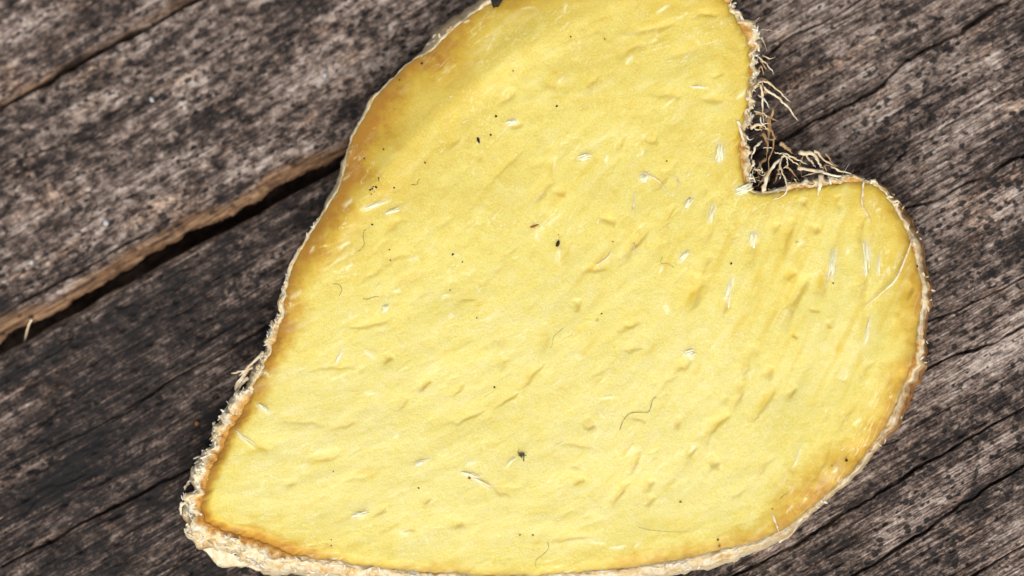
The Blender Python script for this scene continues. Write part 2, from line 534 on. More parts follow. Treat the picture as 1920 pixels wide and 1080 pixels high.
# ------------------------------------------------------------------ the ginger slice
# edge of the cut flesh in photograph pixels: x, y, width of peel on top, peel wall seen outside it
EDGE = [(1363, 8, 12, -8), (1325, -28, 10, -8), (1250, -55, 8, -8), (1150, -62, 8, -8), (1050, -45, 8, -8), (985, -22, 8, -5),
        (935, 2, 8, 0), (910, 12, 6, 4), (880, 30, 5, 10), (845, 60, 6, 13), (815, 91, 6, 12), (790, 105, 4, 2), (768, 117, 3, -4), (745, 139, 3, -6),
        (716, 170, 3, -6), (699, 191, 4, -6), (692, 208, 4, -6), (674, 235, 4, -6), (661, 258, 4, -6), (651, 285, 4, -3),
        (648, 305, 5, 2), (646, 322, 5, 2), (638, 346, 4, 4), (624, 373, 4, 4), (607, 399, 4, 0), (595, 421, 4, -4), (579, 446, 4, -6),
        (565, 471, 4, -6), (550, 501, 5, -6), (540, 532, 6, -4), (534, 560, 7, -3), (531, 590, 9, -2), (523, 615, 11, 0),
        (513, 650, 13, 0), (494, 690, 15, 2), (477, 725, 17, 2), (463, 755, 17, 3), (431, 810, 18, 3), (413, 845, 20, 4),
        (392, 890, 22, 4), (382, 922, 28, 5), (379, 952, 33, 6), (391, 976, 35, 10), (418, 994, 36, 20), (485, 1013, 28, 26),
        (558, 1041, 12, 24), (620, 1050, 10, 26), (676, 1060, 9, 26), (800, 1072, 9, 24), (950, 1079, 9, 22), (1100, 1072, 9, 20),
        (1230, 1058, 9, 18), (1300, 1045, 9, 18), (1363, 1029, 8, 16), (1420, 1014, 8, 10), (1465, 996, 7, 8), (1510, 962, 6, 4),
        (1547, 930, 6, 2), (1590, 890, 6, 3), (1622, 855, 7, 4), (1665, 787, 9, 10), (1690, 730, 10, 16), (1708, 682, 12, 12),
        (1719, 640, 10, 5), (1724, 601, 11, 6), (1727, 560, 10, 8), (1725, 525, 9, 8), (1718, 485, 8, 8), (1706, 450, 8, 9),
        (1690, 415, 8, 9), (1668, 374, 8, 6), (1650, 354, 10, 3), (1625, 342, 14, 0), (1592, 343, 14, -5), (1539, 348, 10, -10),
        (1490, 354, 8, -15), (1450, 360, 6, -20), (1424, 364, 4, -18), (1406, 356, 5, -14), (1394, 335, 12, -8), (1387, 300, 16, -6),
        (1385, 268, 18, -6), (1394, 225, 18, -6), (1402, 190, 18, -5), (1402, 150, 18, -5), (1405, 112, 20, -5), (1402, 85, 20, -5),
        (1393, 58, 18, -6), (1381, 32, 14, -8)]
NO = 1500
CEN = np.array([1120.0, 600.0])


def closed_resample(pts, n):
    p = np.array(pts, float)
    m = len(p)
    out = []
    for i in range(m):
        p0, p1, p2, p3 = p[i - 1], p[i], p[(i + 1) % m], p[(i + 2) % m]
        t = np.linspace(0, 1, 12, endpoint=False)[:, None]
        out.append(0.5 * (2 * p1 + (p2 - p0) * t + (2 * p0 - 5 * p1 + 4 * p2 - p3) * t ** 2 + (3 * p1 - p0 - 3 * p2 + p3) * t ** 3))
    q = np.concatenate(out)
    q = np.concatenate([q, q[:1]])
    s = np.concatenate([[0], np.cumsum(np.hypot(*np.diff(q[:, :2], axis=0).T))])
    ss = np.linspace(0, s[-1], n, endpoint=False)
    return np.stack([np.interp(ss, s, q[:, k]) for k in range(q.shape[1])], -1), ss


OUT, ARC = closed_resample(EDGE, NO)


def wrap_smooth(a_, w):
    k = np.exp(-0.5 * (np.arange(-3 * w, 3 * w + 1) / w) ** 2)
    k /= k.sum()
    pad = np.concatenate([a_[-3 * w:], a_, a_[:3 * w]])
    return np.convolve(pad, k, 'valid')


tx = wrap_smooth(np.roll(OUT[:, 0], -1) - np.roll(OUT[:, 0], 1), 6)
ty = wrap_smooth(np.roll(OUT[:, 1], -1) - np.roll(OUT[:, 1], 1), 6)
ln = np.hypot(tx, ty)
NX, NY = -ty / ln, tx / ln
if np.mean(NX * (OUT[:, 0] - CEN[0]) + NY * (OUT[:, 1] - CEN[1])) < 0: NX, NY = -NX, -NY

# x, y, roll-off width, drop at the edge, width of the orange rim, its strength, brownness of the skin, raggedness
RIM = np.array([(1150, -60, 30, 10, 30, .4, .5, .5), (930, 0, 35, 5, 50, .6, .1, .3), (855, 50, 38, 4, 60, .7, .4, .3), (800, 100, 40, 4, 75, .85, .1, .35), (660, 260, 40, 4, 66, 1.0, .05, .4), (570, 460, 22, 4, 42, .85, .0, .45),  # upper left: orange rim, widened to paint in shade on the shoulder
                (500, 680, 18, 7, 22, .95, .0, .9), (400, 870, 20, 9, 20, .95, .0, 1.1), (385, 970, 20, 20, 15, 1, .0, 1.2), (480, 1010, 22, 20, 18, 1, .05, 1),
                (700, 1060, 20, 6, 13, .65, .05, .6), (1000, 1080, 18, 5, 13, .5, .1, .5), (1360, 1030, 30, 6, 28, .7, .1, .5),
                (1550, 930, 55, 12, 55, .75, .25, .35), (1690, 730, 40, 8, 30, .7, .95, .45), (1726, 560, 25, 6, 24, .7, 1.0, .5),
                (1680, 390, 20, 6, 18, .6, 1.0, .6), (1540, 345, 16, 5, 14, .75, .3, .9), (1410, 350, 9, 5, 7, .5, .4, .7), (1400, 200, 12, 5, 10, .6, .25, 1.4), (1390, 60, 14, 5, 14, .55, .2, 1.2)])
w_ = 1.0 / ((OUT[:, None, 0] - RIM[None, :, 0]) ** 2 + (OUT[:, None, 1] - RIM[None, :, 1]) ** 2 + 400) ** 1.5
w_ /= w_.sum(1, keepdims=True)
RP = w_ @ RIM[:, 2:]
ROLL_W, ROLL_D, OR_W, OR_A, SKIN_BROWN, RAG = RP.T
OR_W = OR_W * 1.6
GOLD_W = 60 + 1.6 * OR_W
_j = RAG * (2.2 * vnoise(ARC / 13, ARC * 0, 601) + 1.6 * vnoise(ARC / 6, ARC * 0, 602)) + 1.2 * vnoise(ARC / 45, ARC * 0, 603)
OUT0 = OUT[:, :2].copy()
OUT[:, 0] += NX * _j
OUT[:, 1] += NY * _j
OUT[:, 2] *= np.clip(1 + 0.45 * vnoise(ARC / 48, ARC * 0, 604) + 0.3 * vnoise(ARC / 14, ARC * 0, 605), 0.35, 1.8)
ROLL_D = ROLL_D * (1 + 0.35 * wrap_smooth(rng.normal(size=NO) * 3, 7))
OR_W = OR_W * np.clip(1 + 0.3 * wrap_smooth(rng.normal(size=NO) * 4, 9), 0.5, 1.6)

FLOW = np.array([(750, 250, 42), (650, 450, 32), (520, 750, 8), (450, 950, -5), (800, 900, 18), (900, 650, 30), (950, 350, 45), (1150, 100, 22),
                 (1330, 60, 12), (1350, 200, 30), (1150, 400, 50), (1250, 600, 60), (1150, 850, 40), (1350, 850, 52), (1450, 480, 76),
                 (1600, 480, 84), (1620, 650, 76), (1520, 850, 58), (1300, 1000, 20), (1000, 1000, 6)], float)


def flow(x, y):
    x, y = np.asarray(x, float), np.asarray(y, float)
    sw, sa = 0, 0
    for fx, fy, fa in FLOW:
        w = 1.0 / ((x - fx) ** 2 + (y - fy) ** 2 + 2500)
        sw = sw + w
        sa = sa + w * fa
    return sa / sw


def flow_noise(x, y, along, across, seed, octv=2):
    """noise drawn out along the local run of the fibres"""
    an = flow(x, y)
    tot, wt = 0, 0
    for j, a0 in enumerate(range(-15, 106, 20)):
        w = np.clip(1 - np.abs(an - a0) / 22.0, 0, 1)
        r = math.radians(a0)
        p = x * math.cos(r) - y * math.sin(r)
        q = x * math.sin(r) + y * math.cos(r)
        tot = tot + w * fbm(p / along, q / across, seed + j * 31, octv)
        wt = wt + w * w
    return tot / np.sqrt(np.maximum(wt, 1e-6))


# dents and torn streaks of the cut face: x, y, length, width, angle, depth   (pixels, degrees)
DENTS = [(950, 185, 50, 9, 32, 5), (967, 236, 34, 7, 10, 7), (900, 300, 24, 6, 60, 4), (940, 322, 140, 9, 46, 5), (1000, 310, 44, 8, 20, 3),
         (1015, 362, 75, 10, 45, 6), (1036, 318, 44, 8, 82, 5), (1047, 360, 34, 10, -10, 6), (1137, 415, 38, 9, -12, 9), (1110, 160, 64, 9, 60, 5),
         (1030, 162, 34, 8, -5, 4), (1112, 507, 66, 8, 14, 7), (1190, 462, 96, 11, 55, 8), (740, 425, 54, 9, 30, 5), (735, 490, 74, 9, 25, 4),
         (690, 607, 110, 8, 10, 6), (725, 677, 28, 8, 40, 10), (797, 724, 38, 7, 42, 11), (752, 760, 44, 9, 45, 5), (870, 562, 55, 9, 15, 5),
         (1085, 574, 24, 9, 80, 10), (945, 685, 34, 9, 55, 5), (932, 645, 46, 18, 20, 4), (1022, 640, 70, 8, 80, 5), (995, 708, 70, 9, 55, 7),
         (945, 752, 70, 8, 28, 7), (870, 785, 90, 8, 20, 6), (860, 732, 34, 7, 62, 6), (1175, 615, 56, 9, 30, 6), (1182, 655, 60, 9, 12, 5),
         (1105, 800, 26, 13, 20, 8), (1190, 785, 44, 8, -5, 5), (1272, 797, 32, 9, 72, 7), (1075, 833, 80, 8, -14, 4), (1190, 870, 60, 6, 62, 8),
         (1160, 930, 70, 6, 55, 7), (1217, 912, 34, 8, 55, 10), (1085, 905, 24, 7, 20, 7), (1075, 875, 36, 8, -10, 4), (800, 940, 30, 8, 40, 9),
         (860, 985, 28, 9, 50, 8), (930, 915, 70, 9, -34, 5), (765, 995, 36, 8, 8, 4), (1065, 1010, 90, 7, 8, 5), (710, 960, 36, 7, 20, 6),
         (1303, 557, 84, 16, 66, 13), (1490, 570, 128, 16, 66, 14), (1477, 452, 90, 14, 80, 10), (1511, 383, 24, 7, 80, 9), (1532, 433, 24, 10, 80, 9),
         (1455, 430, 30, 8, 70, 6), (1571, 383, 36, 6, 88, 6), (1616, 443, 100, 9, 85, 8), (1412, 478, 66, 11, 80, 6), (1331, 443, 54, 9, 72, 5),
         (1254, 411, 66, 9, 76, 6), (1360, 580, 44, 8, 84, 8), (1486, 519, 26, 9, 60, 8), (1528, 582, 28, 6, -15, 7), (1553, 608, 20, 7, -70, 7),
         (1550, 531, 86, 12, 76, 7), (1620, 538, 110, 11, 80, 7), (1704, 549, 34, 9, 70, 10), (1490, 630, 14, 7, 0, 8), (1416, 661, 26, 12, 80, 4),
         (1400, 690, 80, 7, 82, 5), (1385, 745, 70, 8, 66, 7), (1340, 805, 90, 9, 48, 9), (1295, 850, 44, 8, 58, 8), (1445, 701, 30, 8, 85, 9),
         (1432, 758, 100, 9, 55, 8), (1485, 738, 34, 8, 60, 11), (1339, 872, 28, 14, 30, 9), (1220, 940, 30, 7, 50, 6), (1278, 689, 60, 9, 38, 6),
         (1587, 780, 100, 10, 58, 4), (1538, 868, 110, 10, 62, 5), (1620, 700, 60, 8, 62, 4), (1320, 505, 70, 9, 60, 5), (1240, 340, 70, 10, 50, 5),
         (1330, 186, 60, 8, -8, 6), (1240, 175, 90, 12, -12, 5), (1210, 55, 130, 9, 8, 6), (1320, 28, 60, 7, 8, 7), (1180, 98, 70, 9, 30, 4),
         (1280, 100, 80, 10, 12, 4), (1220, 265, 34, 8, -8, 6), (1165, 270, 40, 7, 58, 4), (1345, 142, 36, 6, 20, 5), (560, 792, 110, 8, -6, 4),
         (620, 690, 120, 9, 6, 4), (480, 835, 60, 7, -28, 4), (600, 860, 90, 9, 4, 4), (640, 800, 60, 9, 20, 4), (545, 912, 34, 6, 35, 4),
         (660, 900, 60, 8, 10, 3), (1430, 880, 60, 8, 50, 4), (1380, 930, 50, 8, 40, 4), (1250, 720, 60, 9, 40, 4), (1120, 700, 60, 10, 30, 3),
         (1065, 470, 44, 9, 85, 4), (640, 470, 60, 7, 40, 4), (690, 520, 70, 8, 30, 4), (850, 270, 40, 7, 40, 4), (830, 420, 70, 8, 30, 3), (780, 560, 60, 8, 24, 3)]
DENTS = [d + (1,) for d in DENTS]
for i in range(230):
    r_ = math.sqrt(random.random()) * 0.93
    q_ = OUT[random.randrange(NO), :2]
    x_, y_ = CEN + (q_ - CEN) * r_
    L_ = random.uniform(8, 46) * random.choice((0.6, 1, 1.3))
    DENTS.append((x_, y_, L_, random.uniform(2.2, 6.5), float(flow(x_, y_)) + random.gauss(0, 16), random.uniform(0.4, 2.4), random.choice((1, 1, -1))))


# pale tufts of torn fibre standing out of the cut face: x, y, angle, length, width
TUFTS = [(960, 229, 15, 26, 9), (1095, 295, 15, 26, 12), (1138, 298, 80, 18, 6), (1010, 433, 62, 28, 8), (1047, 482, 86, 28, 7), (1207, 333, 60, 20, 16), (1180, 112, 60, 18, 8),
         (920, 82, 60, 30, 3), (1243, 16, 30, 26, 5), (1255, 192, 38, 28, 4), (1312, 163, -5, 34, 4), (1350, 284, 85, 40, 13), (652, 380, 40, 22, 6), (705, 384, 18, 56, 7), (722, 577, 65, 18, 9),
         (637, 667, 64, 34, 5), (695, 665, -38, 30, 7), (790, 867, 30, 22, 9), (885, 867, 20, 20, 7), (882, 889, -14, 42, 7), (903, 905, -28, 44, 6), (676, 964, 15, 36, 10), (760, 997, 8, 24, 8),
         (958, 866, 45, 34, 4), (1250, 577, -66, 24, 8), (1292, 663, 22, 22, 14), (1412, 447, 76, 30, 13), (1560, 500, 84, 66, 12), (1625, 482, 88, 70, 11), (1392, 177, 35, 26, 8),
         (1394, 355, 28, 34, 15), (1282, 482, 50, 28, 9), (1291, 382, 62, 26, 9), (1335, 400, 75, 36, 8), (1367, 545, 80, 60, 9), (1648, 496, 82, 46, 4), (1627, 618, 80, 58, 5), (1646, 394, 30, 12, 6),
         (1298, 842, 42, 14, 6), (1608, 790, 40, 18, 6), (1494, 860, 66, 36, 4), (1565, 880, 60, 14, 7), (1481, 953, 52, 20, 3), (1351, 874, 70, 10, 5), (495, 766, -32, 34, 7), (459, 822, -42, 42, 7),
         (595, 846, 40, 17, 5), (498, 699, -18, 22, 7), (695, 736, 0, 20, 7), (845, 593, 60, 15, 7), (740, 394, 20, 34, 6), (655, 500, 40, 18, 5), (585, 468, 65, 16, 4), (555, 552, 35, 26, 6),
         (645, 460, 28, 26, 6), (775, 486, 10, 22, 8), (836, 555, 12, 20, 6), (744, 815, 50, 14, 5), (1083, 668, -20, 22, 4), (1130, 780, -50, 16, 3), (1140, 745, 10, 30, 4), (745, 545, 30, 16, 7),
         (1160, 1025, 10, 30, 5), (1120, 1015, -10, 28, 6), (1196, 1020, 40, 16, 5), (800, 1010, -75, 20, 3), (1240, 505, 60, 16, 6), (1205, 285, 70, 14, 4), (1050, 150, 45, 16, 5),
         (875, 40, 15, 12, 3), (990, 15, 10, 26, 3), (1060, 12, 70, 16, 5), (1040, 305, 80, 26, 3), (1500, 455, 60, 18, 6), (1590, 470, 88, 16, 5), (1665, 505, 80, 14, 4)]


def face_height(x, y, want_streak=False):
    h = np.zeros_like(x)
    # the shoulder sloping off to the upper left, beyond a soft ridge
    rx, ry = np.array([1300., 1080, 950, 830, 740, 660, 600, 540, 480, 380]), np.array([-20., 35, 105, 205, 300, 400, 480, 620, 800, 1000])
    yr = np.interp(x, rx[::-1], ry[::-1])
    dist = (yr - y) * 0.66
    low = 1 - sstep(380, 600, y)
    h -= 34 * sstep(-15, 150, dist) * sstep(1250, 950, x) * low
    h += 5 * np.exp(-(dist / 22) ** 2) * sstep(1200, 950, x) * low
    # right-hand lobe: broad upright furrows
    lob = sstep(1330, 1460, x) * (1 - sstep(640, 860, y))
    h += lob * 7 * fbm((x - 0.35 * (600 - y)) / 95 * 1.3, y / 420, 51, 2)
    h += 7 * fbm(x / 210, y / 210, 61, 2)
    h += 1.7 * flow_noise(x, y, 140, 40, 71)
    h += 0.55 * flow_noise(x, y, 42, 12, 171)
    h += 0.3 * fbm(x / 9, y / 9, 81, 2)
    st = np.zeros_like(x)
    for (dx, dy, L, W, an, dep, side) in DENTS:
        R = L * 0.5 + W * 3.5
        m = np.nonzero((np.abs(x - dx) < R) & (np.abs(y - dy) < R))[0]
        if len(m) == 0: continue
        r = math.radians(an)
        X = x[m] - dx + 3.2 * vnoise(x[m] / 13, y[m] / 13, 91)
        Y = -(y[m] - dy) + 3.2 * vnoise(x[m] / 13, y[m] / 13, 92)
        a_ = (X * math.cos(r) + Y * math.sin(r)) / (L * 0.5)
        b_ = (-X * math.sin(r) + Y * math.cos(r)) * side
        b_ = b_ - 0.10 * math.sin(dx * 1.7 + dy) * L * (a_ * a_ - 0.3)
        env = np.clip(1 - a_ * a_, 0, 1) ** 1.2 * (0.7 + 0.45 * a_)
        prof = np.where(b_ > 0, np.exp(-(b_ / W) ** 1.5), np.exp(-(b_ / (0.42 * W)) ** 2))
        h[m] -= 0.8 * dep * env * prof
        if dep > 3.4: st[m] = np.maximum(st[m], np.minimum(dep / 11, 0.7) * np.clip(1 - a_ * a_, 0, 1) ** 1.3 * (0.75 + 0.5 * a_) * np.exp(-((b_ - 0.45 * W) / (1.1 * W)) ** 2))  # deeper dents also get a deeper gold, stronger with depth
    pale = np.zeros_like(x)
    for (dx, dy, an, L, W) in TUFTS:           # torn fibre bundles swell out of the face
        R = L * 0.7 + W
        m = np.nonzero((np.abs(x - dx) < R) & (np.abs(y - dy) < R))[0]
        if len(m) == 0: continue
        r = math.radians(an)
        X, Y = x[m] - dx, -(y[m] - dy)
        a_ = (X * math.cos(r) + Y * math.sin(r)) / (L * 0.62)
        b_ = (-X * math.sin(r) + Y * math.cos(r)) / (W * 0.62)
        b_ = b_ + 0.35 * vnoise(a_ * 2.2, b_ * 0 + dx, 93)
        e_ = np.clip(1 - a_ * a_, 0, 1) * np.exp(-b_ * b_) * (0.6 + 0.55 * vnoise(a_ * 1.2 + dx, b_ * 3.2, 94))
        h[m] += 2.0 * np.clip(e_, 0, 1)
        pale[m] = np.maximum(pale[m], np.clip(e_ * 1.5, 0, 1))
    if want_streak:
        thread = 1 - np.abs(flow_noise(x, y, 75, 9, 571))
        pale = np.maximum(pale, 0.7 * sstep(0.93, 1.0, thread) * sstep(-0.1, 0.5, fbm(x / 70, y / 70, 581, 2)))
        pale = np.maximum(pale, 0.2 * sstep(0.25, 0.8, flow_noise(x, y, 60, 16, 591)))
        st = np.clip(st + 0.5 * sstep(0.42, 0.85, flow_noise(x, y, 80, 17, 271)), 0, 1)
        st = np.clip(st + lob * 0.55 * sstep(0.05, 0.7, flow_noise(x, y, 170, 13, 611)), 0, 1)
        return h, st, pale
    return h


fr = np.concatenate([np.linspace(0.004, 0.9, 215), 1 - 0.1 * (1 - np.linspace(0, 1, 70)[1:]) ** 1.3])
NRG = len(fr)
_f = fr[:, None] ** 24
FX = CEN[0] + fr[:, None] * (OUT0[None, :, 0] - CEN[0]) + _f * (OUT[:, 0] - OUT0[:, 0])[None, :]
FY = CEN[1] + fr[:, None] * (OUT0[None, :, 1] - CEN[1]) + _f * (OUT[:, 1] - OUT0[:, 1])[None, :]
_R = np.hypot(OUT0[:, 0] - CEN[0], OUT0[:, 1] - CEN[1])
_c = ((OUT0[:, 0] - CEN[0]) * NX + (OUT0[:, 1] - CEN[1]) * NY) / _R
DE = (1 - fr[:, None]) * (_R * np.maximum(_c, 0.6))[None, :]
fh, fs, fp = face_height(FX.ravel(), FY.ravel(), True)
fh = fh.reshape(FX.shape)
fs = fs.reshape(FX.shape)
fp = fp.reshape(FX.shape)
jit = 0.35 * vnoise(FX / 14, FY / 14, 401) + 0.2 * vnoise(FX / 5, FY / 5, 402)
jr = 0.30 * vnoise(FX / 34, FY / 34, 403) + 0.08 * vnoise(FX / 9, FY / 9, 404)
roll = np.clip(1 - DE / ROLL_W[None, :] + jr * 0.5, 0, 1.1)
fh = fh - ROLL_D[None, :] * roll ** 2.0
rim = OR_A[None, :] * np.clip(1 - DE / OR_W[None, :] + jit * 0.4 * (DE < OR_W[None, :] * 1.3), 0, 1)
gold = np.clip(1 - DE / GOLD_W[None, :] + 0.25 * fbm(FX / 60, FY / 60, 441, 3), 0, 1) ** 1.6
tone = 0.56 - 0.6 * gold + 0.22 * fbm(FX / 160, FY / 160, 421, 3) + 0.09 * flow_noise(FX, FY, 110, 30, 431) + 0.5 * sstep(150, 850, FY) - 0.27 - 0.10 * sstep(1300, 1650, FX)
EDGE_Z = HF + fh[-1]
verts = [at(FX, FY, HF + fh)]
# wall of the flesh behind the peel and the underside
wall_z = [0.6, 0.2, 0.0]
for wz in wall_z:
    ring = at(OUT[:, 0] - NX * 2, OUT[:, 1] - NY * 2, EDGE_Z)
    b_ = at(OUT[:, 0] + NX * (OUT[:, 2] + OUT[:, 3] - 14), OUT[:, 1] + NY * (OUT[:, 2] + OUT[:, 3] - 14), 0)
    p = ring * wz + b_ * (1 - wz)
    p[:, 2] = (EDGE_Z * wz + 6 * (1 - wz)) * K
    verts.append(p[None])
verts = np.concatenate(verts)
nrt = len(verts)
faces = grid_faces(nrt, NO, True)[:, ::-1]
V2 = verts.reshape(-1, 3)
c_top = len(V2)
base_c = V2[-NO:].mean(0)
V2 = np.concatenate([V2, [V2[:NO].mean(0)], [base_c]])
i_ = np.arange(NO)
j_ = (i_ + 1) % NO
ext = lambda a_: np.concatenate([a_, np.repeat(a_[-1:], len(wall_z), 0)]).ravel()
padv = lambda a_: np.concatenate([a_, [a_[0], a_[-1]]])
pos = np.stack([ext(FX), ext(FY), np.concatenate([fh, np.array([[-40.], [-100], [-150]]) + np.zeros((3, NO))]).ravel()], -1)
pos = np.concatenate([pos, pos[:1], pos[-1:]])

slice_ = empty("ginger_slice", "heart-shaped slice of fresh ginger root with pale yellow flesh on the planks", "ginger")
slice_.location = tuple(at(CEN[0], CEN[1], 0))
SL = np.array(slice_.location)


def part(name, verts, faces, mat, parent=slice_, **kw):
    return mesh_obj(name, np.asarray(verts) - SL, faces, mat, parent, **kw)


# fan caps as degenerate-free quads: pair neighbouring triangles
top_q = np.stack([np.full(NO // 2, c_top), (i_[::2] + 2) % NO, i_[::2] + 1, i_[::2]], -1)
bot_q = np.stack([np.full(NO // 2, c_top + 1), (nrt - 1) * NO + i_[::2], (nrt - 1) * NO + i_[::2] + 1, (nrt - 1) * NO + (i_[::2] + 2) % NO], -1)
part("flesh", V2, np.concatenate([faces, top_q, bot_q]), MAT["flesh"],
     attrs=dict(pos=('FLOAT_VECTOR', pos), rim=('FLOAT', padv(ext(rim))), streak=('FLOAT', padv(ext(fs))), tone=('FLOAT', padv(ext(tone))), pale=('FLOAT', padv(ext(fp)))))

# peel: a closed band round the flesh, rough on top and laminated down its wall
arc = ARC
r1 = vnoise(arc / 9, arc * 0, 501)
r2 = vnoise(arc / 24, arc * 0 + 5, 502)
r3 = vnoise(arc / 4, arc * 0 + 9, 503)
nst = 16
T = np.maximum(OUT[:, 2], 1.5)
cs = []          # cross-section rings: offset from the flesh edge (px), height (px)
rag = RAG * (0.7 * r1 + 0.5 * r2 + 0.35 * r3)
prof = [(-3.0, -14, 0), (-1.5, -3, 0), (0.12, 1.5, .3), (0.4, 3.0, .7), (0.65, 3.5, .9), (0.85, 2.0, 1.0), (0.97, -1.5, 1.0), (1.0, -6, 1.0)]
PV, PZ, PD = [], [], []
for fo, dz, rg in prof:
    off = fo * T if fo > 0 else np.full(NO, fo)
    if 0 < fo < 0.3: off = off - RAG * 5.0 * np.clip(0.2 + vnoise(arc / 12, arc * 0, 521) + 0.5 * vnoise(arc / 5, arc * 0, 522), 0, 1.2)
    own = 1.3 * vnoise(arc / 9, arc * 0 + fo * 23, 514) + 0.9 * vnoise(arc / 4.5, arc * 0 + fo * 31, 515)
    off = off + rg * (0.45 * rag + 0.55 * RAG * own) * np.minimum(2.0 + 0.16 * T, 0.3 * T + 1.0)
    thin = np.clip((T - 2) / 7, 0, 1)
    z = EDGE_Z + np.where(dz > 0, dz * 0.6 * thin, np.maximum(dz, -3 - 11 * thin)) - (1 - thin) * max(fo, 0) * 1.0 + (0.25 + 0.75 * thin) * rg * (RAG * 7.5 * fbm(arc / 11, arc * 0 + fo * 13, 511, 3) + 2.0 * vnoise(arc / 15, arc * 0 + fo * 3, 512))
    z = z + np.where(fo > 0, 0.22 * np.maximum(ROLL_D - 12, 0), 0)
    PV.append(off)
    PZ.append(z)
    PD.append(max(fo, -0.3) * 10.0 + 6.0 * (1 - np.clip((T - 6) / 10, 0, 1)))
topz = PZ[-1]
for k in range(1, 13):
    q = k / 12.0
    bulge = math.sin(q * math.pi) * 1.0
    lam = np.minimum(T * 0.25, 1) * (2.6 * fbm(arc / 130, arc * 0 + q * 11, 521, 3) + 0.8 * vnoise(arc / 11, arc * 0 + q * 40, 523))
    off = T * 1.0 + (0.45 * rag + 0.55 * RAG * own) * np.minimum(2.0 + 0.16 * T, 0.3 * T + 1.0) * (1 - q) ** 5 + np.where(OUT[:, 3] > 0, OUT[:, 3] * q ** 0.28, OUT[:, 3] * q) + bulge + lam
    PV.append(off)
    PZ.append(topz * (1 - q) + 3.0 * q)
    PD.append(10 + q * (topz - 3))
PV.append(T * 0 - 4 + np.minimum(OUT[:, 3], 0)); PZ.append(np.full(NO, 3.0)); PD.append(PD[-1] + 10)
PV, PZ, PD = map(np.array, (PV, PZ, PD))
# image positions are read at the top plane for the rim and at the table for the foot of the wall
pts = []
for off, z in zip(PV, PZ):
    p = at(OUT[:, 0] + NX * off, OUT[:, 1] + NY * off, z)
    pts.append(p)
pts = np.array(pts)
ppos = np.stack([np.repeat(arc[None], len(PV), 0), PD, PV * 0.3], -1).reshape(-1, 3)
pbrown = SKIN_BROWN[None, :] * np.clip((PD - 12) / 10, 0, 1)
pbrown = np.clip(pbrown + 0.15 * (np.clip(PD, 0, 10) / 10) * SKIN_BROWN[None], 0, 1)
nf = len(PV)
pf = np.concatenate([grid_faces(nf, NO, True), np.stack([(nf - 1) * NO + i_, (nf - 1) * NO + j_, j_, i_], -1)])[:, ::-1]
part("peel", pts.reshape(-1, 3), pf, MAT["peel"], attrs=dict(pos=('FLOAT_VECTOR', ppos), brown=('FLOAT', pbrown.ravel())))


# ---------------------------------------------------------------- fibres
def catmull(P, n):
    P = np.array(P, float)
    if len(P) == 2: P = np.array([P[0], (P[0] + P[1]) / 2, P[1]])
    Q = np.concatenate([[2 * P[0] - P[1]], P, [2 * P[-1] - P[-2]]])
    out = []
    for i in range(len(P) - 1):
        p0, p1, p2, p3 = Q[i:i + 4]
        t = np.linspace(0, 1, n, endpoint=False)[:, None]
        out.append(0.5 * (2 * p1 + (p2 - p0) * t + (2 * p0 - 5 * p1 + 4 * p2 - p3) * t ** 2 + (3 * p1 - p0 - 3 * p2 + p3) * t ** 3))
    out.append(P[-1:])
    return np.concatenate(out)


def strand(P, width, flat=0.6, sides=6, n=5, tip=0.35, jit_=0.0):
    """tapering, slightly flattened strand through world points P (metres); width in photo pixels"""
    C = catmull(P, n)
    m = len(C)
    if jit_: C = C + rng.normal(size=C.shape) * jit_ * K
    tg = np.gradient(C, axis=0)
    tg /= np.linalg.norm(tg, axis=1, keepdims=True) + 1e-12
    upv = np.array([0, 0, 1.0])
    sd = np.cross(tg, upv)
    sd /= np.linalg.norm(sd, axis=1, keepdims=True) + 1e-9
    nn = np.cross(sd, tg)
    t = np.linspace(0, 1, m)
    w = width * 0.5 * K * (1 - (1 - tip) * t ** 1.6) * (1 + 0.22 * rng.normal(size=m))
    w[-1] *= 0.35
    th = np.linspace(0, 2 * np.pi, sides, endpoint=False)
    v = C[:, None, :] + w[:, None, None] * (np.cos(th)[None, :, None] * sd[:, None, :] + flat * np.sin(th)[None, :, None] * nn[:, None, :])
    f = [tuple(int(q) for q in r) for r in grid_faces(m, sides, True)]
    f.append(tuple(range(sides - 1, -1, -1)))
    f.append(tuple((m - 1) * sides + i for i in range(sides)))
    return v.reshape(-1, 3), f


def join(parts_):
    v, f, b = [], [], 0
    for vv, ff in parts_:
        v.append(vv)
        f += [tuple(i + b for i in q) for q in ff]
        b += len(vv)
    return np.concatenate(v), f


def Z1(ox, oy, s, pts_, z):
    """polyline read from an enlargement: origin, scale; z = (start, end) heights in px"""
    n = len(pts_)
    zz = np.linspace(z[0], z[-1], n) if len(z) == 2 else np.array(z, float)
    p = np.array(pts_, float)
    return at(ox + p[:, 0] / s, oy + p[:, 1] / s, zz)


